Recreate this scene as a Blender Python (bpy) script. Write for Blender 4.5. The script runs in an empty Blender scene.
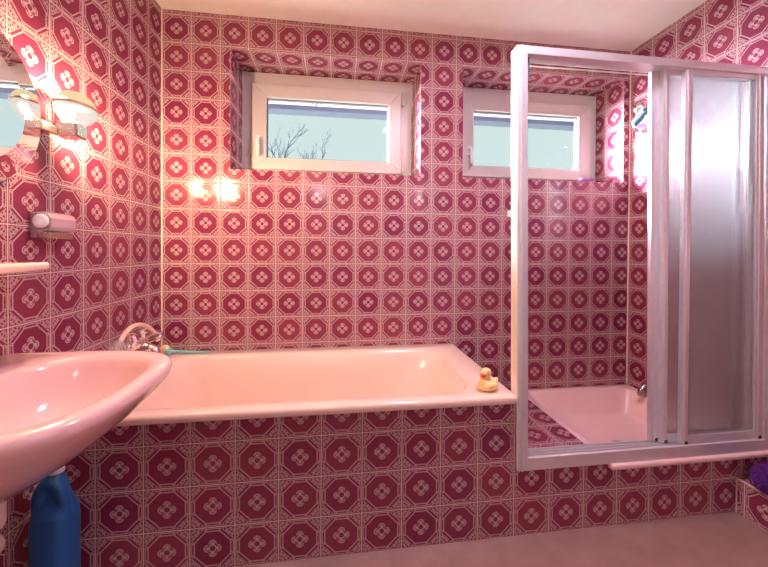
import bpy, bmesh, math, random
from mathutils import Vector, Matrix, Euler
random.seed(7)
S = bpy.context.scene
COL = S.collection
PI = math.pi
T = 0.15                      # one wall tile
# ------------------------------------------------------------------ materials
class N:
    """small operator-overloading wrapper around Math nodes"""
    def __init__(s, nt, sock): s.nt, s.s = nt, sock
    def _m(s, op, *o, clamp=False):
        n = s.nt.nodes.new('ShaderNodeMath'); n.operation = op; n.use_clamp = clamp
        for i, x in enumerate((s,) + o):
            if isinstance(x, N): s.nt.links.new(x.s, n.inputs[i])
            else: n.inputs[i].default_value = x
        return N(s.nt, n.outputs[0])
    def __add__(s, o): return s._m('ADD', o)
    __radd__ = __add__
    def __sub__(s, o): return s._m('SUBTRACT', o)
    def __rsub__(s, o): return (s * -1.0) + o
    def __mul__(s, o): return s._m('MULTIPLY', o)
    __rmul__ = __mul__
    def __truediv__(s, o): return s._m('DIVIDE', o)
    def abs(s): return s._m('ABSOLUTE')
    def max(s, o): return s._m('MAXIMUM', o)
    def min(s, o): return s._m('MINIMUM', o)
    def frac(s): return s._m('FRACT')
    def floor(s): return s._m('FLOOR')
    def sin(s): return s._m('SINE')
    def sqrt(s): return s._m('SQRT')
    def pow(s, e): return s._m('POWER', e)
    def atan2(s, o): return s._m('ARCTAN2', o)
    def below(s, w, aa=0.012): return ((w - s) / aa)._m('ADD', 0.5, clamp=True)   # 1 where s < w
    def above(s, w, aa=0.012): return ((s - w) / aa)._m('ADD', 0.5, clamp=True)
    def line(s, c, w, aa=0.01): return (s - c).abs().below(w, aa)

def newmat(name):
    m = bpy.data.materials.new(name); m.use_nodes = True
    nt = m.node_tree; b = nt.nodes['Principled BSDF']
    return m, nt, b

def plain(name, col, rough=0.4, metal=0.0, spec=0.5, coat=0.0, noise=0.03, nscale=12, emit=None, estr=0, sss=0, bump=0):
    m, nt, b = newmat(name)
    b.inputs['Roughness'].default_value = rough
    b.inputs['Metallic'].default_value = metal
    b.inputs['Specular IOR Level'].default_value = spec
    b.inputs['Coat Weight'].default_value = coat
    tc = nt.nodes.new('ShaderNodeTexCoord')
    nz = nt.nodes.new('ShaderNodeTexNoise'); nz.inputs['Scale'].default_value = nscale; nz.inputs['Detail'].default_value = 4
    nt.links.new(tc.outputs['Object'], nz.inputs['Vector'])
    rp = nt.nodes.new('ShaderNodeMix'); rp.data_type = 'RGBA'
    c = Vector(col)
    rp.inputs[6].default_value = (*[max(0, x * (1 - noise * 2)) for x in col], 1)
    rp.inputs[7].default_value = (*[min(1, x * (1 + noise * 2)) for x in col], 1)
    nt.links.new(nz.outputs['Fac'], rp.inputs[0])
    nt.links.new(rp.outputs[2], b.inputs['Base Color'])
    if emit:
        b.inputs['Emission Color'].default_value = (*emit, 1); b.inputs['Emission Strength'].default_value = estr
    if sss:
        b.inputs['Subsurface Weight'].default_value = sss; b.inputs['Subsurface Radius'].default_value = (.02, .01, .008)
    if bump:
        bp = nt.nodes.new('ShaderNodeBump'); bp.inputs['Strength'].default_value = bump; bp.inputs['Distance'].default_value = .002
        nt.links.new(nz.outputs['Fac'], bp.inputs['Height']); nt.links.new(bp.outputs[0], b.inputs['Normal'])
    return m

def tile_material():
    m, nt, b = newmat('octagon_tile')
    uv = nt.nodes.new('ShaderNodeUVMap'); uv.uv_map = 'UVMap'
    sp = nt.nodes.new('ShaderNodeSeparateXYZ'); nt.links.new(uv.outputs[0], sp.inputs[0])
    u, v = N(nt, sp.outputs[0]), N(nt, sp.outputs[1])
    a, c = (u.frac() - .5).abs(), (v.frac() - .5).abs()
    mx, mn, s = a.max(c), a.min(c), a + c
    # octagon outline: double diagonal bar with curled ends
    diag = s.line(.558, .019) * mx.below(.415)
    dx, dn = mx - .430, mn - .155
    curl = (dx * dx + dn * dn).sqrt().line(.024, .010)
    # beaded straight sides
    wav = (mn * (2 * PI / .055)).sin() * .008
    bead = (mx + wav).line(.404, .013) * mn.below(.145)
    bead = bead.max(mx.line(.462, .010) * mn.below(.17))
    # lace in the four corners
    p, q = .5 - a, .5 - c
    r = (p * p + q * q).sqrt()
    th = q.atan2(p)
    fan = ((th * 16.0).sin() + (r * 70.0).sin() * .9)
    lace = fan.above(-.55, .6) * s.above(.655) * mx.below(.474) * .78
    rim = s.line(.660, .009) * mx.below(.45)
    # four-petalled rosette
    px = mx - .113
    d = (px * px + mn * mn).sqrt()
    rc = (a * a + c * c).sqrt()
    pet = d.below(.088) * rc.above(.066)
    vein = d.line(.050, .010) * rc.above(.085)
    cleft = mn.above(.052, .02) * rc.below(.135)          # dark notches between the petals
    ros = (pet * (1.0 - vein * .8) * (1.0 - cleft * .8)).max(rc.line(.072, .010))
    ink = diag.max(curl).max(bead).max(lace).max(rim).max(ros)
    grout = mx.above(.489, .012)
    # tone of each tile
    wn = nt.nodes.new('ShaderNodeTexWhiteNoise'); wn.noise_dimensions = '2D'
    cb = nt.nodes.new('ShaderNodeCombineXYZ')
    nt.links.new(u.floor().s, cb.inputs[0]); nt.links.new(v.floor().s, cb.inputs[1])
    nt.links.new(cb.outputs[0], wn.inputs['Vector'])
    def mix(f, A, B):
        n = nt.nodes.new('ShaderNodeMix'); n.data_type = 'RGBA'
        nt.links.new(f.s if isinstance(f, N) else f, n.inputs[0])
        for k, x in ((6, A), (7, B)):
            if isinstance(x, tuple): n.inputs[k].default_value = (*x, 1)
            else: nt.links.new(x, n.inputs[k])
        return n.outputs[2]
    base = mix(N(nt, wn.outputs[0]) * .75, TILE_A, TILE_B)
    col = mix(ink * .86, base, TILE_INK)
    col = mix(grout, col, GROUT)
    nt.links.new(col, b.inputs['Base Color'])
    rough = grout * .5 + .13
    nt.links.new(rough.s, b.inputs['Roughness'])
    b.inputs['Specular IOR Level'].default_value = .5
    bp = nt.nodes.new('ShaderNodeBump'); bp.inputs['Strength'].default_value = .6; bp.inputs['Distance'].default_value = .0015
    # each tile sits a touch differently and is slightly domed at its edges
    h = (1.0 - grout) + mx.below(.47, .05) * .4
    nt.links.new(h.s, bp.inputs['Height']); nt.links.new(bp.outputs[0], b.inputs['Normal'])
    return m

TILE_A = (.200, .020, .062)
TILE_B = (.265, .044, .074)
TILE_INK = (.58, .39, .39)
GROUT = (.72, .54, .48)
M = {}
M['tile'] = tile_material()
M['pink'] = plain('pink_ceramic', (.89, .65, .54), .16, noise=.01, coat=.3)
M['sinkpink'] = plain('pink_basin_ceramic', (.82, .51, .49), .14, noise=.01, coat=.3)
M['traypink'] = plain('pink_tray_enamel', (.82, .54, .53), .28, noise=.02)
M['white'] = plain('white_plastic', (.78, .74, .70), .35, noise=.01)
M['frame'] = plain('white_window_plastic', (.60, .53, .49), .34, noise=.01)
M['gasket'] = plain('dark_gasket', (.10, .12, .15), .5)
M['alu'] = plain('satin_aluminium', (.80, .79, .80), .34, metal=.65, noise=.03, nscale=40)
M['alupale'] = plain('warm_lit_post_side', (.82, .72, .62), .45, noise=.02)  # cream holds the warm light on the post's side
M['chrome'] = plain('chrome', (.85, .85, .86), .07, metal=1, noise=.01)
M['oldchrome'] = plain('dull_chrome', (.55, .50, .46), .25, metal=1, noise=.08, nscale=30)
M['brass'] = plain('rosy_chrome', (.86, .70, .60), .16, metal=1, noise=.02)
M['dark'] = plain('dark_rubber', (.03, .025, .03), .5)
M['mirror'] = plain('mirror_glass', (.93, .94, .94), .01, metal=1, noise=0)
M['hose'] = plain('beige_hose', (.86, .58, .44), .4, bump=.2, nscale=80)
M['holderknob'] = plain('lilac_grey_plastic', (.82, .79, .86), .3)
M['teal'] = plain('teal_plastic', (.20, .62, .56), .35)
M['tealdark'] = plain('blue_reflection_grip', (.10, .30, .38), .2, metal=.4)  # blue reflection in the chrome grip, put into its colour
M['bristle'] = plain('cream_bristle', (.85, .60, .38), .8, bump=.8, nscale=200)
M['duck'] = plain('yellow_rubber', (.95, .68, .28), .38, noise=.02, sss=.0)
M['bill'] = plain('orange_rubber', (.90, .20, .06), .4)
M['eye'] = plain('grey_eye', (.45, .45, .48), .3)
M['blue'] = plain('blue_plastic', (.010, .10, .30), .32, noise=.04)
M['cap'] = plain('white_cap', (.80, .66, .62), .5)
M['purple'] = plain('purple_fur', (.12, .012, .22), .8, noise=.25, nscale=60)
M['magenta'] = plain('magenta_cloth', (.42, .12, .44), .7)
M['wallpaint'] = plain('pale_wall_paint', (.74, .70, .74), .8)
M['ceil'] = plain('ceiling_paint', (.80, .74, .68), .8)
M['floor'] = plain('floor_stone', (.30, .17, .15), .4, noise=.15)
M['fascia'] = plain('white_eave_board', (.78, .80, .86), .5)
M['gutter'] = plain('grey_blue_gutter', (.06, .075, .12), .7)
M['bark'] = plain('haze_blue_bark', (.016, .026, .042), .9)  # blue of haze and skylight put into the bark colour
M['grass'] = plain('ground_outside', (.20, .22, .15), .9, noise=.2)

def glass_mats():
    # clear pane: thin, mostly transparent with a faint reflection
    m, nt, b = newmat('clear_pane'); nt.nodes.remove(b)
    out = nt.nodes['Material Output']
    tr = nt.nodes.new('ShaderNodeBsdfTransparent'); tr.inputs[0].default_value = (.97, .99, .99, 1)
    gl = nt.nodes.new('ShaderNodeBsdfGlossy'); gl.inputs['Roughness'].default_value = .02
    fr = nt.nodes.new('ShaderNodeFresnel'); fr.inputs[0].default_value = 1.3
    mx = nt.nodes.new('ShaderNodeMixShader')
    ge = nt.nodes.new('ShaderNodeNewGeometry')
    fac = N(nt, fr.outputs[0]) * (1.0 - N(nt, ge.outputs['Backfacing']))     # the pane's inner face reflects once
    nt.links.new(fac.s, mx.inputs[0]); nt.links.new(tr.outputs[0], mx.inputs[1]); nt.links.new(gl.outputs[0], mx.inputs[2])
    nt.links.new(mx.outputs[0], out.inputs[0]); M['pane'] = m
    # ribbed frosted shower glass
    m, nt, b = newmat('ribbed_frosted_glass')
    out = nt.nodes['Material Output']
    b.inputs['Base Color'].default_value = (.98, .985, .99, 1)
    b.inputs['Transmission Weight'].default_value = 1.0
    b.inputs['Roughness'].default_value = .21
    b.inputs['IOR'].default_value = 1.25
    tc = nt.nodes.new('ShaderNodeTexCoord')
    wv = nt.nodes.new('ShaderNodeTexWave'); wv.wave_type = 'BANDS'; wv.bands_direction = 'X'
    wv.inputs['Scale'].default_value = 45; wv.inputs['Distortion'].default_value = 1.2; wv.inputs['Detail'].default_value = 1
    nt.links.new(tc.outputs['Object'], wv.inputs['Vector'])
    bp = nt.nodes.new('ShaderNodeBump'); bp.inputs['Strength'].default_value = .6; bp.inputs['Distance'].default_value = .004
    nt.links.new(wv.outputs['Fac'], bp.inputs['Height']); nt.links.new(bp.outputs[0], b.inputs['Normal'])
    tl = nt.nodes.new('ShaderNodeBsdfTranslucent'); tl.inputs[0].default_value = (.92, .93, .94, 1)
    df = nt.nodes.new('ShaderNodeBsdfDiffuse'); df.inputs[0].default_value = (.80, .80, .80, 1)
    m1 = nt.nodes.new('ShaderNodeMixShader'); m1.inputs[0].default_value = .25
    nt.links.new(tl.outputs[0], m1.inputs[1]); nt.links.new(df.outputs[0], m1.inputs[2])
    m2 = nt.nodes.new('ShaderNodeMixShader'); m2.inputs[0].default_value = .17
    nt.links.new(b.outputs[0], m2.inputs[1]); nt.links.new(m1.outputs[0], m2.inputs[2])
    nt.links.new(m2.outputs[0], out.inputs[0]); M['frost'] = m
    # clear plastic
    m, nt, b = newmat('clear_plastic')
    b.inputs['Base Color'].default_value = (.86, .84, .93, 1)
    b.inputs['Transmission Weight'].default_value = .75; b.inputs['Roughness'].default_value = .12; b.inputs['IOR'].default_value = 1.35
    M['plastic'] = m
    # lamp glass
    M['shade'] = plain('cream_lamp_glass', (.90, .68, .42), .25, noise=.01, emit=(1, .74, .42), estr=.55)
    M['glow'] = plain('opal_lamp_glass', (.9, .85, .85), .25, noise=.01, emit=(1, .93, .90), estr=.85)
    for k, t, e, c in (('shade', .22, .50, (1, .80, .46)), ('glow', .24, .46, (1, .94, .88))):   # glowing lamp glass that lets the bulb's light through
        m, nt, b = newmat(k + '_luminous_glass'); nt.nodes.remove(b)
        tr = nt.nodes.new('ShaderNodeBsdfTransparent'); tr.inputs[0].default_value = (t, t * .97, t * .92, 1)
        em = nt.nodes.new('ShaderNodeEmission'); em.inputs[0].default_value = (*c, 1); em.inputs[1].default_value = e
        ad = nt.nodes.new('ShaderNodeAddShader'); nt.links.new(tr.outputs[0], ad.inputs[0]); nt.links.new(em.outputs[0], ad.inputs[1])
        nt.links.new(ad.outputs[0], nt.nodes['Material Output'].inputs[0]); M[k] = m
    M['bulb'] = plain('lamp_globe', (.9, .9, .85), .3, noise=0, emit=(1, .86, .68), estr=9.0)
glass_mats()

# ------------------------------------------------------------------ mesh helpers
class MB:
    def __init__(s): s.v, s.f, s.uv, s.sm = [], [], [], []
    def face(s, pts, uvs=None, smooth=False):
        i = len(s.v); s.v += [tuple(p) for p in pts]; s.f.append(list(range(i, i + len(pts)))); s.uv.append(uvs); s.sm.append(smooth)
    def idx(s, verts, faces, smooth=True):
        i = len(s.v); s.v += [tuple(p) for p in verts]
        for f in faces: s.f.append([k + i for k in f]); s.uv.append(None); s.sm.append(smooth)
        return s
    def hexa(s, b4, t4, smooth=False):
        return s.idx(list(b4) + list(t4), [(3, 2, 1, 0), (4, 5, 6, 7), (0, 1, 5, 4), (1, 2, 6, 5), (2, 3, 7, 6), (3, 0, 4, 7)], smooth)
    def box(s, x0, x1, y0, y1, z0, z1):
        return s.hexa([(x0, y0, z0), (x1, y0, z0), (x1, y1, z0), (x0, y1, z0)], [(x0, y0, z1), (x1, y0, z1), (x1, y1, z1), (x0, y1, z1)])
    def rings(s, rs, cap0=False, cap1=False, closed=True):
        n = len(rs[0]); vs = [p for r in rs for p in r]; fs = []
        for k in range(len(rs) - 1):
            for j in range(n if closed else n - 1):
                j2 = (j + 1) % n
                fs.append((k * n + j, k * n + j2, (k + 1) * n + j2, (k + 1) * n + j))
        if cap0: fs.append(tuple(range(n - 1, -1, -1)))
        if cap1: fs.append(tuple((len(rs) - 1) * n + j for j in range(n)))
        return s.idx(vs, fs, True)
    def lathe(s, prof, o=(0, 0, 0), axis=(0, 0, 1), n=24, cap0=True, cap1=True):
        ax = Vector(axis).normalized(); q = Vector((0, 0, 1)).rotation_difference(ax); o = Vector(o)
        rs = [[o + q @ Vector((r * math.cos(2 * PI * j / n), r * math.sin(2 * PI * j / n), z)) for j in range(n)] for r, z in prof]
        return s.rings(rs, cap0, cap1)
    def tube(s, pts, rad, n=12, caps=True):
        pts = [Vector(p) for p in pts]; rs = []; up = None
        for i, p in enumerate(pts):
            t = (pts[min(i + 1, len(pts) - 1)] - pts[max(i - 1, 0)]).normalized()
            if up is None:
                up = Vector((0, 0, 1)) if abs(t.z) < .9 else Vector((1, 0, 0))
            x = up.cross(t).normalized(); up = t.cross(x).normalized()
            r = rad[i] if isinstance(rad, (list, tuple)) else rad
            rs.append([p + (x * math.cos(2 * PI * j / n) + up * math.sin(2 * PI * j / n)) * r for j in range(n)])
        return s.rings(rs, caps, caps)
    def ell(s, c, r, rot=None, nu=24, nv=14, v0=-PI / 2, v1=PI / 2):
        c = Vector(c); R = Euler(rot).to_matrix() if rot else Matrix.Identity(3); rs = []
        for k in range(nv + 1):
            ph = v0 + (v1 - v0) * k / nv
            ph = max(-PI / 2 + 1e-3, min(PI / 2 - 1e-3, ph))
            rs.append([c + R @ Vector((r[0] * math.cos(ph) * math.cos(2 * PI * j / nu), r[1] * math.cos(ph) * math.sin(2 * PI * j / nu), r[2] * math.sin(ph))) for j in range(nu)])
        return s.rings(rs, True, True)

def spline(pts, n=8):
    P = [Vector(p) for p in pts]; out = []
    for i in range(len(P) - 1):
        p0, p1, p2, p3 = P[max(i - 1, 0)], P[i], P[i + 1], P[min(i + 2, len(P) - 1)]
        for k in range(n):
            t = k / n
            out.append(.5 * ((2 * p1) + (p2 - p0) * t + (2 * p0 - 5 * p1 + 4 * p2 - p3) * t * t + (3 * p1 - p0 - 3 * p2 + p3) * t ** 3))
    return out + [P[-1]]

def obj(name, mb, mat, parent=None, bevel=0, seg=3, sub=0, remesh=0, world=True, smooth=None):
    me = bpy.data.meshes.new(name)
    org = Vector((0, 0, 0))
    if parent is not None and world: org = parent.matrix_world_loc
    me.from_pydata([tuple(Vector(p) - org) for p in mb.v], [], mb.f)
    if any(u is not None for u in mb.uv):
        l = me.uv_layers.new(name='UVMap')
        for poly, u in zip(me.polygons, mb.uv):
            if u:
                for li, c in zip(poly.loop_indices, u): l.data[li].uv = c
    for poly, sm in zip(me.polygons, mb.sm): poly.use_smooth = sm if smooth is None else smooth
    me.materials.append(mat)
    o = bpy.data.objects.new(name, me); COL.objects.link(o)
    if parent is not None: o.parent = parent.o if isinstance(parent, Root) else parent
    if remesh:
        d = o.modifiers.new('remesh', 'REMESH'); d.mode = 'VOXEL'; d.voxel_size = remesh; d.use_smooth_shade = True
        d = o.modifiers.new('smooth', 'SMOOTH'); d.factor = .5; d.iterations = 4
    if bevel:
        d = o.modifiers.new('bevel', 'BEVEL'); d.width = bevel; d.segments = seg; d.limit_method = 'ANGLE'; d.angle_limit = math.radians(40)
        d.harden_normals = False
    if sub:
        d = o.modifiers.new('sub', 'SUBSURF'); d.levels = sub; d.render_levels = sub
    return o

class Root:
    """an Empty at a thing's base; parts are given in world coordinates"""
    def __init__(s, name, label, cat, loc, group=None, kind=None):
        s.o = bpy.data.objects.new(name, None); COL.objects.link(s.o); s.o.location = loc; s.o.empty_display_size = .05
        s.matrix_world_loc = Vector(loc)
        if label: s.o['label'] = label; s.o['category'] = cat
        if group: s.o['group'] = group
        if kind: s.o['kind'] = kind
class Part:
    pass
def sub(name, mb, mat, parent_obj, org, **k):
    """a sub-part: child of a part whose mesh origin sits at the thing's base"""
    p = Part()
    o = obj(name, MBshift(mb, org), mat, None, **k)
    o.parent = parent_obj
    return o
def MBshift(mb, org):
    org = Vector(org); mb.v = [tuple(Vector(p) - org) for p in mb.v]; return mb
def tag(o, label, cat, group=None):
    o['label'] = label; o['category'] = cat
    if group: o['group'] = group
    return o
def structure(name, mb, mat, **k):
    o = obj(name, mb, mat, **k); o['kind'] = 'structure'; return o

def rrect(x0, x1, y0, y1, r, z, n=10):
    pts = []
    for cx, cy, a0 in ((x1 - r, y1 - r, 0), (x0 + r, y1 - r, PI / 2), (x0 + r, y0 + r, PI), (x1 - r, y0 + r, 1.5 * PI)):
        for k in range(n):
            a = a0 + PI / 2 * k / (n - 1)
            pts.append((cx + r * math.cos(a), cy + r * math.sin(a), z))
    return pts
def sell(cx, cy, rx, ry, e, z, n=64, xmin=None):
    pts = []
    for k in range(n):
        a = 2 * PI * k / n; c, s_ = math.cos(a), math.sin(a)
        x = cx + rx * math.copysign(abs(c) ** (2 / e), c); y = cy + ry * math.copysign(abs(s_) ** (2 / e), s_)
        if xmin is not None: x = max(x, xmin)
        pts.append((x, y, z))
    return pts

# ------------------------------------------------------------------ the room
XR, YF, ZC = 2.82, -3.05, 2.42
ZV = 2.0967                   # a horizontal grout line of the wall tiles
YLW, YRW = -.0573, -.0792     # tile centres next to the corner on the side walls
XF, D = .1404, .743           # grout line and plane of the tiled bath front
SILL, HEAD, DEEP = 1.572, 2.238, .24
W1 = (.352, 1.4315); W2 = (1.694, 2.774)
def uvxz(x, z): return (x / T, (z - ZV) / T)

m = MB()
xs = [-.0, W1[0], W1[1], W2[0], W2[1], XR]; zs = [0, SILL, HEAD, ZC]
for i in range(5):
    for k in range(3):
        if k == 1 and i in (1, 3): continue
        q = [(xs[i], zs[k]), (xs[i + 1], zs[k]), (xs[i + 1], zs[k + 1]), (xs[i], zs[k + 1])]
        m.face([(x, 0, z) for x, z in q], [uvxz(*c) for c in q])
SB = 1.614                    # the sill climbs a little towards the frame
for x0, x1 in (W1, W2):
    m.face([(x0, 0, SILL), (x0, 0, HEAD), (x0, DEEP + .03, HEAD), (x0, DEEP + .03, SB)], [(0, (SILL - ZV) / T), (0, (HEAD - ZV) / T), (1.8, (HEAD - ZV) / T), (1.8, (SB - ZV) / T)])
    m.face([(x1, 0, SILL), (x1, DEEP + .03, SB), (x1, DEEP + .03, HEAD), (x1, 0, HEAD)], [(0, (SILL - ZV) / T), (1.8, (SB - ZV) / T), (1.8, (HEAD - ZV) / T), (0, (HEAD - ZV) / T)])
    m.face([(x0, 0, HEAD), (x1, 0, HEAD), (x1, DEEP + .03, HEAD), (x0, DEEP + .03, HEAD)], [(x0 / T, 0), (x1 / T, 0), (x1 / T, 1.8), (x0 / T, 1.8)])
    m.face([(x0, 0, SILL), (x0, DEEP + .03, SB), (x1, DEEP + .03, SB), (x1, 0, SILL)], [(x0 / T, 0), (x0 / T, 1.8), (x1 / T, 1.8), (x1 / T, 0)])
structure('wall_back', m, M['tile'])
m = MB(); q = [(YF, 0), (0, 0), (0, ZC), (YF, ZC)]
m.face([(0, y, z) for y, z in q], [((y - YLW) / T + .5, (z - ZV) / T) for y, z in q]); structure('wall_left', m, M['tile'])
m = MB(); q = [(0, 0), (YF, 0), (YF, ZC), (0, ZC)]
m.face([(XR, y, z) for y, z in q], [((y - YRW) / T + .5, (z - ZV) / T) for y, z in q]); structure('wall_right', m, M['tile'])
m = MB(); q = [(XR, 0), (0, 0), (0, ZC), (XR, ZC)]
m.face([(x, YF, z) for x, z in q], [uvxz(x, z) for x, z in q]); structure('wall_front', m, M['wallpaint'])
m = MB(); m.face([(0, 0, ZC), (0, YF, ZC), (XR, YF, ZC), (XR, 0, ZC)]); structure('ceiling', m, M['ceil'])
m = MB(); m.face([(0, YF, 0), (XR, YF, 0), (XR, 0, 0), (0, 0, 0)]); structure('floor', m, M['floor'])
# pale joint strips in the room's back corners
m = MB(); m.box(0.0, .0045, -.0045, 0.0, .57, ZC); structure('trim_1', m, plain('pale_joint', (.80, .60, .46), .6))
m = MB(); m.box(XR - .006, XR, -.006, 0.0, .27, ZC); structure('trim_2', m, bpy.data.materials['pale_joint'])

# tiled bath front, shower plinth and pipe boxing
TRX, TRZ = 2.05, .265         # left edge and rim of the shower tray
m = MB()
def front(x0, x1, z0, z1):
    q = [(x0, z0), (x1, z0), (x1, z1), (x0, z1)]
    m.face([(x, -D, z) for x, z in q], [((x - XF) / T, z / T) for x, z in q])
front(0, 1.642, 0, .545); front(1.642, TRX + .006, 0, TRZ - .003); front(TRX + .006, XR, 0, .242)
q = [(1.642, -D), (1.642, 0), (TRX + .006, 0), (TRX + .006, -D)]
m.face([(x, y, TRZ - .003) for x, y in reversed(q)], [((x - 1.944) / T, (y + .431) / T) for x, y in reversed(q)])
q = [(-D, TRZ - .003), (0, TRZ - .003), (0, .545), (-D, .545)]
m.face([(1.642, y, z) for y, z in q], [((y - .03) / T, z / T) for y, z in q])
structure('trim_3', m, M['tile'])
m = MB(); LX, LZ = 2.668, .1485
q = [(YF, LX), (-D, LX), (-D, XR), (YF, XR)]
m.face([(x, y, LZ) for y, x in q], [((x - XR) / T + .0, (y + D) / T) for y, x in q])
q = [(YF, 0), (-D, 0), (-D, LZ), (YF, LZ)]
m.face([(LX, y, z) for y, z in reversed(q)], [((y + D + .03) / T, z / T) for y, z in reversed(q)])
structure('trim_4', m, M['tile'])
m = MB(); m.box(LX - .003, LX + .004, -D - .004, -D, 0, LZ + .001); m.box(LX - .003, LX + .004, YF, -D, LZ - .003, LZ + .002)
structure('trim_5', m, bpy.data.materials['pale_joint'])

# ------------------------------------------------------------------ windows
def picture_frame(m, x0, x1, z0, z1, ix0, ix1, iz0, iz1, y0, y1):
    o = [(x0, z0), (x1, z0), (x1, z1), (x0, z1)]; i = [(ix0, iz0), (ix1, iz0), (ix1, iz1), (ix0, iz1)]
    for k in range(4):
        k2 = (k + 1) % 4
        A, B, C_, Dd = o[k], o[k2], i[k2], i[k]
        m.hexa([(A[0], y0, A[1]), (B[0], y0, B[1]), (C_[0], y0, C_[1]), (Dd[0], y0, Dd[1])],
               [(A[0], y1, A[1]), (B[0], y1, B[1]), (C_[0], y1, C_[1]), (Dd[0], y1, Dd[1])])
    return m
def window(name, rec, sx0, sx1, gx0, gx1, hx):
    z0, z1 = 1.700, 2.074
    rt = Root(name, None, None, (rec[0], .25, SB), kind='structure')
    m = picture_frame(MB(), rec[0] + .002, rec[1] - .006, SB + .0015, HEAD - .006, gx0 - .03, gx1 + .03, z0 - .03, z1 + .03, .237, .30)
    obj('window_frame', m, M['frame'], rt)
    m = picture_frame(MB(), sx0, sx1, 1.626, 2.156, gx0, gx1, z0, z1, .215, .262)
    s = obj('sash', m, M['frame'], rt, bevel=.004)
    m = picture_frame(MB(), gx0, gx1, z0, z1, gx0 + .006, gx1 - .006, z0 + .006, z1 - .006, .236, .258)
    obj('gasket', m, M['gasket'], rt)
    m = MB(); m.box(gx0 + .001, gx1 - .001, .246, .250, z0 + .001, z1 - .001); obj('pane', m, M['pane'], rt)
    hr = rt.matrix_world_loc
    m = MB(); m.box(hx - .014, hx + .014, .203, .215, 1.765, 1.83)
    m.tube([(hx, .206, 1.80), (hx, .180, 1.80)], .009)
    m.tube([(hx, .178, 1.808), (hx, .172, 1.79), (hx + .002, .170, 1.74), (hx + .003, .172, 1.70)], [.011, .012, .011, .009])
    obj('handle', m, M['white'], rt, bevel=.003)
    for hz in (2.072, 1.632):
        m = MB(); h = .085 if hz > 2 else .03
        m.lathe([(.008, 0), (.009, .004), (.009, h - .004), (.007, h)], (sx1 + .012, .222, hz), n=14); obj('hinge', m, M['frame'], rt)
    return rt
window('window_1', W1, .415, 1.353, .502, 1.274, .456)
window('window_2', W2, 1.764, 2.716, 1.850, 2.620, 1.814)

# ------------------------------------------------------------------ bathtub
rt = Root('bathtub', 'long pink enamel bathtub with a tiled front, below the left window', 'bathtub', (.82, -.38, 0))
x0, x1, y0, y1 = .002, 1.643, -.768, -.002
rs = [rrect(x0 + .004, x1 - .004, y0 + .006, y1, .012, .534),
      rrect(x0, x1, y0, y1, .014, .540), rrect(x0, x1, y0, y1, .014, .556),
      rrect(x0 + .003, x1 - .003, y0 + .003, y1, .016, .563), rrect(x0 + .010, x1 - .010, y0 + .010, y1 - .002, .018, .566)]
def basin(ix0, ix1, iy0, iy1, r, z): return rrect(ix0, ix1, iy0, iy1, r, z)
rs += [basin(.085, 1.520, -.712, -.100, .15, .566), basin(.091, 1.513, -.705, -.106, .15, .563),
       basin(.097, 1.503, -.698, -.113, .15, .552), basin(.110, 1.46, -.68, -.128, .16, .46),
       basin(.130, 1.38, -.66, -.145, .17, .33), basin(.155, 1.27, -.635, -.165, .18, .21),
       basin(.20, 1.17, -.60, -.195, .18, .155), basin(.30, 1.05, -.53, -.26, .12, .135)]
m = MB(); m.rings(rs, cap0=False, cap1=True); obj('tub_shell', m, M['pink'], rt)
m = MB(); m.lathe([(.026, 0), (.026, .004), (.020, .007), (.0, .007)], (.135, -.40, .40), axis=(1, 0, .12)); obj('overflow_cover', m, M['chrome'], rt)
m = MB(); m.lathe([(.03, 0), (.03, .003), (.022, .002), (.0, .001)], (.36, -.39, .136)); obj('drain', m, M['chrome'], rt)

# ------------------------------------------------------------------ shower tray
rt = Root('shower_tray', 'deep pink square shower tray sunk behind the aluminium shower frame', 'shower tray', (2.43, -.38, 0))
rs = [rrect(TRX + .002, XR - .002, -.764, -.003, .006, .243), rrect(TRX, XR - .001, -.768, -.002, .008, .247), rrect(TRX, XR - .001, -.768, -.002, .008, .260),
      rrect(TRX + .004, XR - .004, -.764, -.004, .010, .265), rrect(TRX + .036, XR - .040, -.70, -.045, .06, .266),
      rrect(TRX + .045, XR - .050, -.690, -.055, .06, .258), rrect(TRX + .085, XR - .085, -.655, -.090, .06, .135), rrect(TRX + .11, XR - .10, -.63, -.115, .06, .115), rrect(TRX + .20, XR - .20, -.5, -.25, .05, .108)]
m = MB(); m.rings(rs, cap1=True); obj('tray_shell', m, M['traypink'], rt)
m = MB(); m.lathe([(.035, 0), (.035, .003), (.02, .002), (0, .001)], (2.43, -.38, .109)); obj('drain', m, M['chrome'], rt)

# ------------------------------------------------------------------ shower enclosure
rt = Root('shower_enclosure', 'aluminium framed sliding shower screen with ribbed frosted glass panels', 'shower screen', (2.2, -.74, TRZ))
ZT = 1.925
def lean(xb0, xb1, xt0, xt1, ya, yb, za, zb):
    m = MB(); m.hexa([(xb0, ya, za), (xb1, ya, za), (xb1, yb, za), (xb0, yb, za)], [(xt0, ya, zb), (xt1, ya, zb), (xt1, yb, zb), (xt0, yb, zb)]); return m
ya = -.757
m = lean(1.651, 1.692, 1.635, 1.673, ya, -.722, TRZ, ZT)
m.hexa([(1.662, ya - .004, TRZ), (1.670, ya - .004, TRZ), (1.670, ya, TRZ), (1.662, ya, TRZ)], [(1.645, ya - .004, ZT), (1.653, ya - .004, ZT), (1.653, ya, ZT), (1.645, ya, ZT)])
obj('post', m, M['alu'], rt, bevel=.002)
m = lean(1.647, 1.651, 1.631, 1.635, ya + .004, -.705, TRZ, ZT); obj('post_lit_side', m, M['alupale'], rt)  # the post's left side face, its warm light painted in as cream
m = lean(2.790, 2.818, 2.775, 2.818, ya + .003, -.69, TRZ, ZT)
obj('post', m, M['alu'], rt, bevel=.002)
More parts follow.
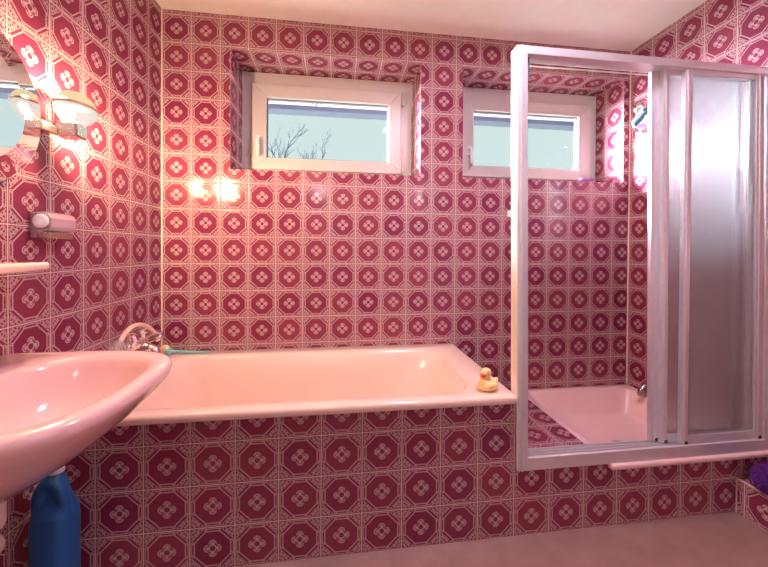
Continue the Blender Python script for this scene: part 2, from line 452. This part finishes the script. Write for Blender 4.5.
# bottom track with three grooves, swept along x
prof = [(-.757, TRZ + .001), (-.757, .314), (-.750, .316), (-.746, .316), (-.744, .300), (-.735, .300), (-.733, .314), (-.729, .314), (-.727, .300), (-.716, .300), (-.714, .314), (-.710, .314), (-.708, .300), (-.697, .300), (-.695, .312), (-.688, .312), (-.688, TRZ + .001)]
m = MB(); m.rings([[(1.690, y, z) for y, z in prof], [(2.79, y, z) for y, z in prof]], True, True); obj('bottom_track', m, M['alu'], rt, smooth=False)
m = MB(); m.box(1.674, 2.776, -.757, -.692, 1.893, ZT); obj('top_track', m, M['alu'], rt, bevel=.002)
m = MB(); m.tube([(1.674, -.689, 1.884), (2.78, -.689, 1.889)], .003, n=8); obj('guide_wire', m, M['white'], rt)
m = MB(); m.box(1.684, 1.692, -.738, -.72, 1.80, 1.893); obj('corner_bracket', m, M['gasket'], rt, bevel=.002)
def panel(xb, xt, w, y, sw, rw, rl=0):
    zb, zt = .318, 1.893
    base = None
    m = MB(); m.hexa([(xb + .004, y - .003, .33), (xb + w - .004, y - .003, .33), (xb + w - .004, y + .003, .33), (xb + .004, y + .003, .33)],
                     [(xt + .004, y - .003, 1.88), (xb + w - .004 - rl, y - .003, 1.88), (xb + w - .004 - rl, y + .003, 1.88), (xt + .004, y + .003, 1.88)])
    p = obj('door_panel', m, M['frost'], rt)
    o = rt.matrix_world_loc
    for (b0, t0, ww) in ((xb, xt, sw), (xb + w - rw, xb + w - rw - rl, rw)):
        s = lean(b0, b0 + ww, t0, t0 + ww, y - .009, y + .009, zb, zt)
        s.hexa([(b0 + ww * .35, y - .0115, zb), (b0 + ww * .55, y - .0115, zb), (b0 + ww * .55, y - .009, zb), (b0 + ww * .35, y - .009, zb)],
               [(t0 + ww * .35, y - .0115, zt), (t0 + ww * .55, y - .0115, zt), (t0 + ww * .55, y - .009, zt), (t0 + ww * .35, y - .009, zt)])
        sub('stile', s, M['alu'], p, o, bevel=.0015)
    m = MB(); m.box(xb + sw, xb + w - rw, y - .008, y + .008, zb, .352); sub('bottom_rail', m, M['alu'], p, o, bevel=.0015)
    m = MB(); m.box(xt + sw, xb + w - rw - rl, y - .008, y + .008, 1.872, zt); sub('top_rail', m, M['alu'], p, o, bevel=.0015)
    for ex in (xb + sw * .45, xb + w - rw * .6):
        m = MB(); m.box(ex, ex + .014, y - .0125, y - .009, .318, .330); sub('end_stop', m, M['dark'], p, o)
panel(2.277, 2.259, .415, -.7025, .042, .026)
panel(2.309, 2.297, .429, -.7215, .028, .026)
panel(2.384, 2.381, .404, -.7405, .032, .040, .018)

# ------------------------------------------------------------------ wash basin
rt = Root('wash_basin', 'pink oval wash basin mounted on the left wall', 'sink', (.0, -1.155, .62))
CY = -1.155
O = lambda k, z, e=3.4, dx=0: sell(.155 * k + .0, CY, .355 * k + dx, .284 * k, e, z, xmin=.001)
I = lambda k, z, e=2.6, dx=0: sell(.300 + dx, CY, .166 * k, .228 * k, e, z, xmin=.01)
rs = [O(.30, .600, 2.4), O(.46, .606, 2.4), O(.62, .628, 2.6), O(.76, .675, 2.8), O(.87, .722, 3), O(.95, .764, 3.2), O(.99, .790, 3.4), O(1.0, .806), O(.995, .816), O(.98, .821), O(.955, .822),
      I(1.05, .821), I(1.0, .817), I(.96, .806), I(.92, .785), I(.84, .74), I(.70, .700), I(.48, .675), I(.2, .668)]
m = MB(); m.rings(rs, True, True); obj('basin', m, M['sinkpink'], rt)
m = MB(); m.lathe([(.024, 0), (.024, .003), (.015, .002), (0, .001)], (.30, CY, .669)); obj('drain', m, M['chrome'], rt)
m = MB(); m.tube(spline([(.18, CY, .602), (.18, CY, .50), (.18, CY + .02, .45), (.13, CY + .03, .43), (.09, CY + .02, .47), (.05, CY, .50), (.003, CY, .50)], 6), .018, n=14)
m.lathe([(.03, 0), (.033, .01), (.033, .09), (.028, .10)], (.18, CY, .505)); obj('trap_pipe', m, M['cap'], rt)
m = MB(); m.lathe([(.024, 0), (.024, .03), (.018, .05), (.018, .09), (.014, .10)], (.075, CY, .822)); m.tube(spline([(.075, CY, .90), (.11, CY, .925), (.17, CY, .92), (.195, CY, .90)], 6), .011)
m.tube([(.075, CY, .92), (.075, CY, .945)], [.016, .018]); obj('faucet', m, M['chrome'], rt)

# ------------------------------------------------------------------ mirror, lamp, shelf, holder on the left wall
MY, MZ, MX = -1.037, 1.514, .040
rt = Root('wall_mirror', 'round mirror with a broad slanting glass rim above the pink basin', 'mirror', (0, MY, MZ))
circ = lambda r, x, n=72: [(x, MY + r * math.cos(2 * PI * k / n), MZ + r * math.sin(2 * PI * k / n)) for k in range(n)]
m = MB(); m.rings([circ(.162, MX), circ(.001, MX)], False, True); obj('mirror_glass', m, M['mirror'], rt, smooth=False)
m = MB(); m.rings([circ(.2235, MX - .006), circ(.1625, MX)]); m.rings([circ(.2245, MX - .011), circ(.2245, MX - .0055), circ(.2235, MX - .006)]); m.rings([circ(.1625, MX), circ(.162, MX)]); obj('bevelled_rim', m, M['mirror'], rt, smooth=False)
m = MB(); m.rings([circ(.14, .001), circ(.14, MX - .012), circ(.222, MX - .0115)], True, True); obj('back_plate', m, M['dark'], rt, smooth=False)

rt = Root('wall_lamp', 'cream and white glass wall lamp beside the round mirror', 'lamp', (0, -.74, 1.48))
m = MB(); m.box(.0, .06, -.845, -.785, 1.488, 1.516); obj('mounting_arm', m, M['brass'], rt, bevel=.004)
m = MB(); m.box(.045, .115, -.785, -.735, 1.487, 1.535); obj('lamp_holder', m, M['brass'], rt, bevel=.006)
c = Vector((.100, -.765, 1.580)); tl = (.0, .0, 0)
m = MB(); m.ell(c, (.050, .066, .054), v0=.18); obj('shade_cap', m, M['shade'], rt)
m = MB(); m.ell(c, (.0495, .0655, .050), v0=-PI / 2, v1=.06); obj('diffuser', m, M['glow'], rt)
m = MB(); m.ell(c + Vector((-.034, 0, 0)), (.003, .046, .040)); obj('added_glare_plate', m, M['white'], rt)  # added plate inside the shade, keeps the bulb's glare off the wall
m = MB(); m.ell(c, (.0505, .0665, .0545), nv=4, v0=.06, v1=.20); obj('shade_band', m, plain('tan_lamp_band', (.62, .36, .16), .4), rt)

m = MB()
m.rings([rrect(.0, .125, -1.50, -.895, .03, 1.066), rrect(.0, .13, -1.505, -.89, .032, 1.070), rrect(.0, .13, -1.505, -.89, .032, 1.083), rrect(.002, .126, -1.50, -.895, .03, 1.088)], True, True)
for i, (x, y, z) in enumerate(m.v):
    if z < 1.072: m.v[i] = (x, y, z - max(0, min(.012, (-.93 - y) * .16)))
for i, p in enumerate(m.v):
    x, y, z = p
    if x < .004: m.v[i] = (.0, y, z)
tag(obj('wall_shelf', m, M['pink']), 'pink ceramic shelf on the left wall between mirror and basin', 'shelf')

rt = Root('soap_holder', 'clear plastic and metal holder on the tiled left wall below the mirror', 'holder', (0, -.72, 1.16))
m = MB(); m.box(.0, .014, -.812, -.688, 1.160, 1.240); obj('wall_mount', m, plain('plum_grey_plate', (.30, .18, .24), .35), rt, bevel=.004)
prof = [(.014, 1.180), (.050, 1.182), (.058, 1.195), (.058, 1.222), (.050, 1.236), (.036, 1.243), (.014, 1.241)]
m = MB(); m.rings([[(x, -.812, z) for x, z in prof], [(x, -.700, z) for x, z in prof]], True, True); obj('clear_cover', m, M['plastic'], rt, bevel=.004, smooth=False)
m = MB(); m.box(.014, .052, -.808, -.706, 1.158, 1.179); obj('metal_tray', m, M['oldchrome'], rt, bevel=.003)
m = MB(); m.lathe([(.018, 0), (.022, .004), (.022, .008), (.013, .011), (0, .012)], (.036, -.812, 1.212), axis=(0, -1, 0)); obj('end_knob', m, M['holderknob'], rt)

# ------------------------------------------------------------------ bath mixer with hose
rt = Root('bath_mixer', 'chrome bath mixer with faceted handles and a beige hose on left wall', 'faucet', (0, -.33, .66))
m = MB(); m.tube([(.06, -.43, .706), (.06, -.20, .700)], [.022, .022], n=16)
for y in (-.38, -.25): m.tube([(.0, y, .702), (.06, y, .702)], .015, n=14); m.lathe([(.036, 0), (.032, .010), (.016, .014)], (.0, y, .702), axis=(1, 0, 0))
m.tube(spline([(.06, -.32, .695), (.09, -.32, .68), (.11, -.32, .675), (.125, -.32, .665), (.13, -.32, .645)], 5), [.018] * 10 + [.016] * 10 + [.015], n=14)
obj('mixer_body', m, M['chrome'], rt)
m = MB(); m.tube([(.06, -.31, .71), (.06, -.31, .742)], [.016, .019], n=14); m.lathe([(.022, 0), (.026, .006), (.024, .016), (0, .020)], (.06, -.31, .742), n=10); obj('diverter_knob', m, M['chrome'], rt, smooth=False)
for y, sg, r in ((-.455, -1, .032), (-.200, 1, .025), (-.375, -1, .036)):
    m = MB(); z = .695 if r < .03 else .718 if r < .035 else .728
    m.lathe([(.014, 0), (r * .7, .008), (r, .018), (r, .036), (r * .8, .048), (0, .052)], (.06, y, z), axis=(0, sg, .1), n=8)
    obj('faceted_handle', m, M['chrome'] if r != .032 else M['plastic'], rt, smooth=False)
HOSE = [(.06, -.49, .62), (.06, -.482, .708), (.06, -.461, .745), (.06, -.419, .777), (.06, -.361, .788), (.06, -.297, .776), (.06, -.229, .742), (.06, -.182, .697), (.06, -.165, .672)]
m = MB(); m.tube(spline(HOSE, 6), .0095, n=12); obj('hose', m, M['hose'], rt)

# ------------------------------------------------------------------ bath brush on the rim
rt = Root('bath_brush', 'teal bath brush with cream bristles on the bathtub rim by the wall', 'brush', (.16, -.055, .566))
m = MB(); m.tube(spline([(.075, -.055, .582), (.11, -.053, .582), (.17, -.050, .575), (.27, -.046, .573)], 5), [.010] * 3 + [.007] * 6 + [.0055] * 6 + [.004], n=10); obj('brush_handle', m, M['teal'], rt)
m = MB(); m.ell((.060, -.060, .586), (.018, .020, .018)); obj('brush_head', m, M['teal'], rt)
m = MB(); m.ell((.042, -.055, .594), (.026, .026, .024)); obj('bristles', m, M['bristle'], rt)

# ------------------------------------------------------------------ rubber duck
dk = Vector((1.542, -.702, .5665))
rt = Root('rubber_duck', 'yellow rubber duck on the corner of the pink bathtub', 'rubber duck', tuple(dk))
m = MB()
m.ell(dk + Vector((.004, 0, .022)), (.042, .033, .022)); m.ell(dk + Vector((.006, 0, .032)), (.036, .028, .018))
m.ell(dk + Vector((-.006, -.002, .052)), (.013, .013, .016)); m.ell(dk + Vector((-.004, -.002, .074)), (.021, .019, .019))
m.ell(dk + Vector((.036, 0, .042)), (.014, .012, .009), rot=(0, -.5, 0)); m.ell(dk + Vector((.014, -.028, .030)), (.020, .008, .011))
obj('duck_body', m, M['duck'], rt, remesh=.0022)
m = MB(); m.ell(dk + Vector((-.022, -.015, .071)), (.017, .013, .0050), rot=(0, .2, .6)); m.ell(dk + Vector((-.020, -.014, .064)), (.014, .011, .0045), rot=(0, -.2, .6)); obj('bill', m, M['bill'], rt)
for y in (-.0185, .014):
    m = MB(); m.ell(dk + Vector((-.006 + (.002 if y < 0 else -.012), y, .081)), (.0035, .003, .004)); obj('eye', m, M['eye'], rt)

# ------------------------------------------------------------------ blue bottle below the basin
bx, by = .098, -.85
rt = Root('detergent_bottle', 'blue plastic bottle with a white cap on the floor under the basin', 'bottle', (bx, by, 0))
m = MB()
def bring(w, d, z, e=3): return sell(bx, by, w, d, e, z, n=40)
m.rings([bring(.050, .042, .002), bring(.055, .048, .012), bring(.055, .048, .30), bring(.052, .046, .33), bring(.046, .030, .36), bring(.040, .020, .385), bring(.032, .018, .415), bring(.022, .018, .435), bring(.017, .016, .446), bring(.017, .016, .452)], True, True)
arch = spline([(bx - .036, by - .012, .32), (bx - .034, by - .016, .37), (bx - .026, by - .016, .405), (bx - .004, by - .016, .426), (bx + .018, by - .016, .412), (bx + .032, by - .016, .375), (bx + .038, by - .012, .32)], 6)
m.tube(arch, .017, n=14)
obj('bottle_body', m, M['blue'], rt, remesh=.005)
m = MB(); m.lathe([(.0195, 0), (.0205, .004), (.0195, .040), (.017, .044)], (bx + .003, by, .447)); obj('cap', m, M['cap'], rt)

# ------------------------------------------------------------------ purple pouf on the pipe boxing
pc = Vector((2.712, -.866, LZ)); m = MB()
m.ell(pc + Vector((0, 0, .058)), (.078, .072, .056), nu=20, nv=10)
for k in range(3600):
    a = random.uniform(0, 2 * PI); h = random.uniform(-.75, 1); rr = math.sqrt(1 - h * h)
    n = Vector((rr * math.cos(a), rr * math.sin(a), h)); b0 = pc + Vector((0, 0, .058)) + Vector((n.x * .074, n.y * .068, n.z * .053))
    t = n.cross(Vector((random.gauss(0, 1), random.gauss(0, 1), random.gauss(0, 1)))).normalized(); L = random.uniform(.012, .024)
    tip = b0 + n * L + t * L * .7 + Vector((0, 0, -.006)); tip.z = max(tip.z, LZ + .001); tip.x = min(tip.x, XR - .002); sd = n.cross(t) * .0016
    m.idx([b0 + sd, b0 - sd, b0 + t * .0025, tip], [(0, 1, 3), (1, 2, 3), (2, 0, 3)], False)
tag(obj('bath_pouf', m, M['purple']), 'shaggy purple pouf on the tiled ledge right of the shower tray', 'bath pouf')

# ------------------------------------------------------------------ shower fittings on the right wall
rt = Root('tub_spout', 'dull metal curved spout low on the wall above the shower tray', 'spout', (XR, -.115, .29))
m = MB(); m.tube(spline([(XR - .0, -.185, .325), (XR - .025, -.185, .328), (XR - .055, -.185, .320), (XR - .074, -.185, .298), (XR - .080, -.185, .268)], 6), [.019] * 13 + [.018] * 6 + [.017] * 6, n=16); obj('spout_pipe', m, M['oldchrome'], rt)
m = MB(); m.lathe([(.032, 0), (.030, .008), (.021, .014)], (XR, -.185, .325), axis=(-1, 0, 0)); obj('wall_flange', m, M['oldchrome'], rt)

rt = Root('hand_shower', 'chrome hand shower in a holder high on the right shower wall', 'hand shower', (XR, -.12, 1.93))
hy = -.165
m = MB(); m.lathe([(.034, 0), (.032, .010), (.020, .014), (.020, .030)], (XR, hy, 1.990), axis=(-1, 0, 0)); m.tube([(XR - .02, hy, 1.990), (XR - .07, hy, 1.988)], .022, n=14); obj('wall_mount', m, M['chrome'], rt)
m = MB(); m.lathe([(.014, 0), (.024, .008), (.033, .030), (.036, .055), (.034, .075), (.026, .088), (0, .092)], (XR - .035, hy - .004, 1.998), axis=(-1, .0, -.16)); obj('shower_head', m, M['chrome'], rt)
m = MB(); m.tube(spline([(XR - .060, hy - .035, 1.972), (XR - .085, hy - .035, 1.945), (XR - .125, hy - .03, 1.895), (XR - .150, hy - .025, 1.866)], 5), [.012] * 8 + [.015] * 8, n=12); obj('grip', m, M['tealdark'], rt)
m = MB(); m.tube(spline([(XR - .148, hy - .025, 1.868), (XR - .135, hy - .03, 1.846), (XR - .10, hy - .02, 1.832), (XR - .055, hy - .02, 1.842), (XR - .035, hy - .02, 1.88), (XR - .05, hy - .01, 1.94), (XR - .06, hy, 1.975)], 6), .009, n=10)
m.tube(spline([(XR - .09, hy, 1.975), (XR - .115, hy + .01, 1.93), (XR - .11, hy + .01, 1.875), (XR - .075, hy + .01, 1.855), (XR - .03, hy + .01, 1.87), (XR - .02, hy + .01, 1.975)], 6), .009, n=10); obj('hose', m, M['chrome'], rt)

# ------------------------------------------------------------------ small things
m = MB(); m.box(1.983, 2.03, -.006, -.001, 1.338, 1.378); m.tube(spline([(2.006, -.006, 1.352), (2.006, -.024, 1.346), (2.006, -.028, 1.360)], 4), .004, n=8)
tag(obj('wall_hook', m, M['white'], bevel=.0015), 'small white hook stuck to the tiles behind the left shower post', 'hook')
m = MB(); m.rings([rrect(2.495, 2.590, .012, .055, .012, z) for z in (1.5795, 1.588, 1.596)], True, True)
for i, (x, y, z) in enumerate(m.v): m.v[i] = (x, y, z + (y - .012) * (SB - SILL) / (DEEP + .03))
tag(obj('sponge', m, M['magenta']), 'flat bright purple sponge on the sill of the shower window', 'sponge')

# ------------------------------------------------------------------ outside
m = MB(); m.face([(-3, .45, 0), (7, .45, 0), (7, 9, 0), (-3, 9, 0)]); structure('ground', m, M['grass'])
rt = Root('roof_eave', 'white eave board with grey gutter seen through the top of both windows', 'eave', (1.3, .6, 2.15))
m = MB(); m.box(-1.2, 4.2, .60, .63, 2.186, 2.42); m.box(-1.2, 4.2, .30, .60, 2.40, 2.42); obj('fascia_board', m, M['fascia'], rt)
m = MB(); m.box(-1.2, 4.2, .585, .70, 2.150, 2.185); obj('gutter', m, M['gutter'], rt, bevel=.004)
m = MB(); m.box(.784, .792, .594, .60, 2.186, 2.27); obj('board_joint', m, M['gutter'], rt)
for sx in (.76, .815):
    m = MB(); m.lathe([(.004, 0), (.003, .003)], (sx, .60, 2.205), axis=(0, -1, 0), n=8); obj('screw', m, M['gutter'], rt)

def bare_tree(x, y, top, lean_, label, seed):
    rnd = random.Random(seed); m = MB()
    def grow(p, d, L, r, lev):
        pts = [p]; q = p.copy(); dd = d.copy()
        for k in range(4):
            dd = (dd + Vector((rnd.gauss(0, .10), rnd.gauss(0, .10), .04))).normalized(); q = q + dd * L / 4; pts.append(q.copy())
        m.tube(pts, [r * (1 - .14 * k) for k in range(5)], n=5, caps=False)
        if lev == 0: return
        for k in range(rnd.randint(2, 4)):
            t = rnd.randint(1, 4); a = rnd.uniform(0, 2 * PI); sp = rnd.uniform(.3, .75)
            nd = (dd + Vector((math.cos(a), math.sin(a), .15)) * sp).normalized()
            grow(pts[t].copy(), nd, L * rnd.uniform(.45, .7), r * .55, lev - 1)
    H = top
    m.tube([(x, y, 0), (x + lean_ * .4, y, H * .5), (x + lean_ * .8, y, H * .74)], [.045, .032, .024], n=7)
    for k in range(6):
        a = 2 * PI * k / 6 + rnd.uniform(-.3, .3)
        grow(Vector((x + lean_ * .8 * (.8 + .04 * k), y, H * (.60 + .028 * k))), Vector((math.cos(a) * .42 + lean_ * .3, math.sin(a) * .4, 1)).normalized(), H * .17, .014, 3)
    tag(obj('bare_tree', m, M['bark']), label, 'tree', 'bare trees outside the left window')
bare_tree(-.04, 4.0, 3.25, .06, 'taller bare tree outside the left window, nearest its handle', 3)
bare_tree(.22, 5.7, 3.66, .20, 'lower bare tree outside the left window, towards the pane middle', 11)

# ------------------------------------------------------------------ lamps behind the camera
def sconce(x, z, label):
    rt = Root('twin_wall_light', label, 'lamp', (x, YF, z), group='wall lights opposite the bath')
    m = MB(); m.box(x - .10, x + .10, YF + .001, YF + .02, z - .03, z + .03); obj('wall_plate', m, M['white'], rt, bevel=.004)
    for dx in (-.065, .065):
        m = MB(); m.lathe([(.012, 0), (.012, .04), (.02, .05)], (x + dx, YF + .02, z), axis=(0, 1, 0)); a = obj('arm', m, M['chrome'], rt)
        m = MB(); m.ell((x + dx, YF + .105, z), (.04, .04, .04)); obj('globe', m, M['bulb'], rt)
sconce(.70, 1.93, 'twin globe wall light opposite the bathtub, nearer the basin')
sconce(2.17, 1.93, 'twin globe wall light opposite the bathtub, nearer the shower')

def light(name, kind, loc, energy, col, rot=None, **k):
    l = bpy.data.lights.new(name, kind); l.energy = energy; l.color = col
    for a, b in k.items(): setattr(l, a, b)
    o = bpy.data.objects.new(name, l); COL.objects.link(o); o.location = loc
    if rot: o.rotation_euler = rot
    return o
light('mirror_lamp_light', 'POINT', (.103, -.765, 1.582), 255, (1, .73, .43), shadow_soft_size=.035)
for x in (.70, 2.17): light('wall_light_bulbs', 'POINT', (x, YF + .20, 1.93), 3, (1, .86, .96), shadow_soft_size=.06)
light('ceiling_lamp_light', 'AREA', (1.52, -1.0, ZC - .06), 17, (.90, .78, 1), shape='DISK', size=.24)
m = MB(); m.lathe([(.20, 0), (.20, .03), (.19, .04)], (1.52, -1.0, ZC - .041)); tag(obj('ceiling_lamp', m, M['white']), 'flat round ceiling lamp above the middle of the room', 'lamp')
sd = Vector((1, -.80, -.41)).normalized()
s = light('sun', 'SUN', (-3, 4, 5), 8, (.88, .90, 1.0), angle=math.radians(3)); s.rotation_euler = sd.to_track_quat('-Z', 'Y').to_euler()

AUREOLE = 240.0
w = bpy.data.worlds.new('sky'); S.world = w; w.use_nodes = True
nt = w.node_tree; bg = nt.nodes['Background']
tc = nt.nodes.new('ShaderNodeTexCoord'); sp = nt.nodes.new('ShaderNodeSeparateXYZ'); rp = nt.nodes.new('ShaderNodeValToRGB')
nt.links.new(tc.outputs['Generated'], sp.inputs[0]); nt.links.new(sp.outputs[2], rp.inputs[0])
rp.color_ramp.elements[0].position = .0; rp.color_ramp.elements[0].color = (.50, .60, .61, 1)
rp.color_ramp.elements[1].position = .5; rp.color_ramp.elements[1].color = (.50, .60, .575, 1)
# the sky is far brighter around the low sun, off to the left of what the windows show
dt = nt.nodes.new('ShaderNodeVectorMath'); dt.operation = 'DOT_PRODUCT'; dt.inputs[1].default_value = tuple(-sd)
nt.links.new(tc.outputs['Generated'], dt.inputs[0])
g = ((N(nt, dt.outputs['Value']) - .80) / .20)._m('MAXIMUM', 0.0).pow(1.5) * AUREOLE
ax = nt.nodes.new('ShaderNodeMix'); ax.data_type = 'RGBA'; ax.blend_type = 'ADD'; ax.clamp_factor = False
ax.inputs[0].default_value = 1
mg = nt.nodes.new('ShaderNodeVectorMath'); mg.operation = 'SCALE'; mg.inputs[0].default_value = (.80, .85, 1.0)
nt.links.new(g.s, mg.inputs['Scale'])
nt.links.new(rp.outputs[0], ax.inputs[6]); nt.links.new(mg.outputs[0], ax.inputs[7])
nt.links.new(ax.outputs[2], bg.inputs[0]); bg.inputs[1].default_value = 1.0

# ------------------------------------------------------------------ camera
cam = bpy.data.cameras.new('camera'); co = bpy.data.objects.new('camera', cam); COL.objects.link(co)
f, cx, cy, yaw, pit, rol = 346.045, 384.0, 253.106, .132992, -.009428, .006180
cam.sensor_fit = 'HORIZONTAL'; cam.sensor_width = 36; cam.lens = 36 * f / 768
cam.shift_x = 0; cam.shift_y = -(283.5 - cy) / 768
cam.clip_start = .02
fw = Vector((math.sin(yaw) * math.cos(pit), math.cos(yaw) * math.cos(pit), math.sin(pit)))
r0 = Vector((math.cos(yaw), -math.sin(yaw), 0)); u0 = r0.cross(fw)
c_, s_ = math.cos(rol), math.sin(rol); R_ = c_ * r0 + s_ * u0; U_ = -s_ * r0 + c_ * u0
mw = Matrix(((R_.x, U_.x, -fw.x, .9466), (R_.y, U_.y, -fw.y, -2.0195), (R_.z, U_.z, -fw.z, 1.1292), (0, 0, 0, 1)))
co.matrix_world = mw
S.camera = co
S.cycles.blur_glossy = 0.05; S.cycles.sample_clamp_indirect = 0
S.view_settings.view_transform = 'Standard'; S.view_settings.look = 'None'; S.view_settings.gamma = 1; S.view_settings.use_curve_mapping = False
S.view_settings.exposure = 0.46
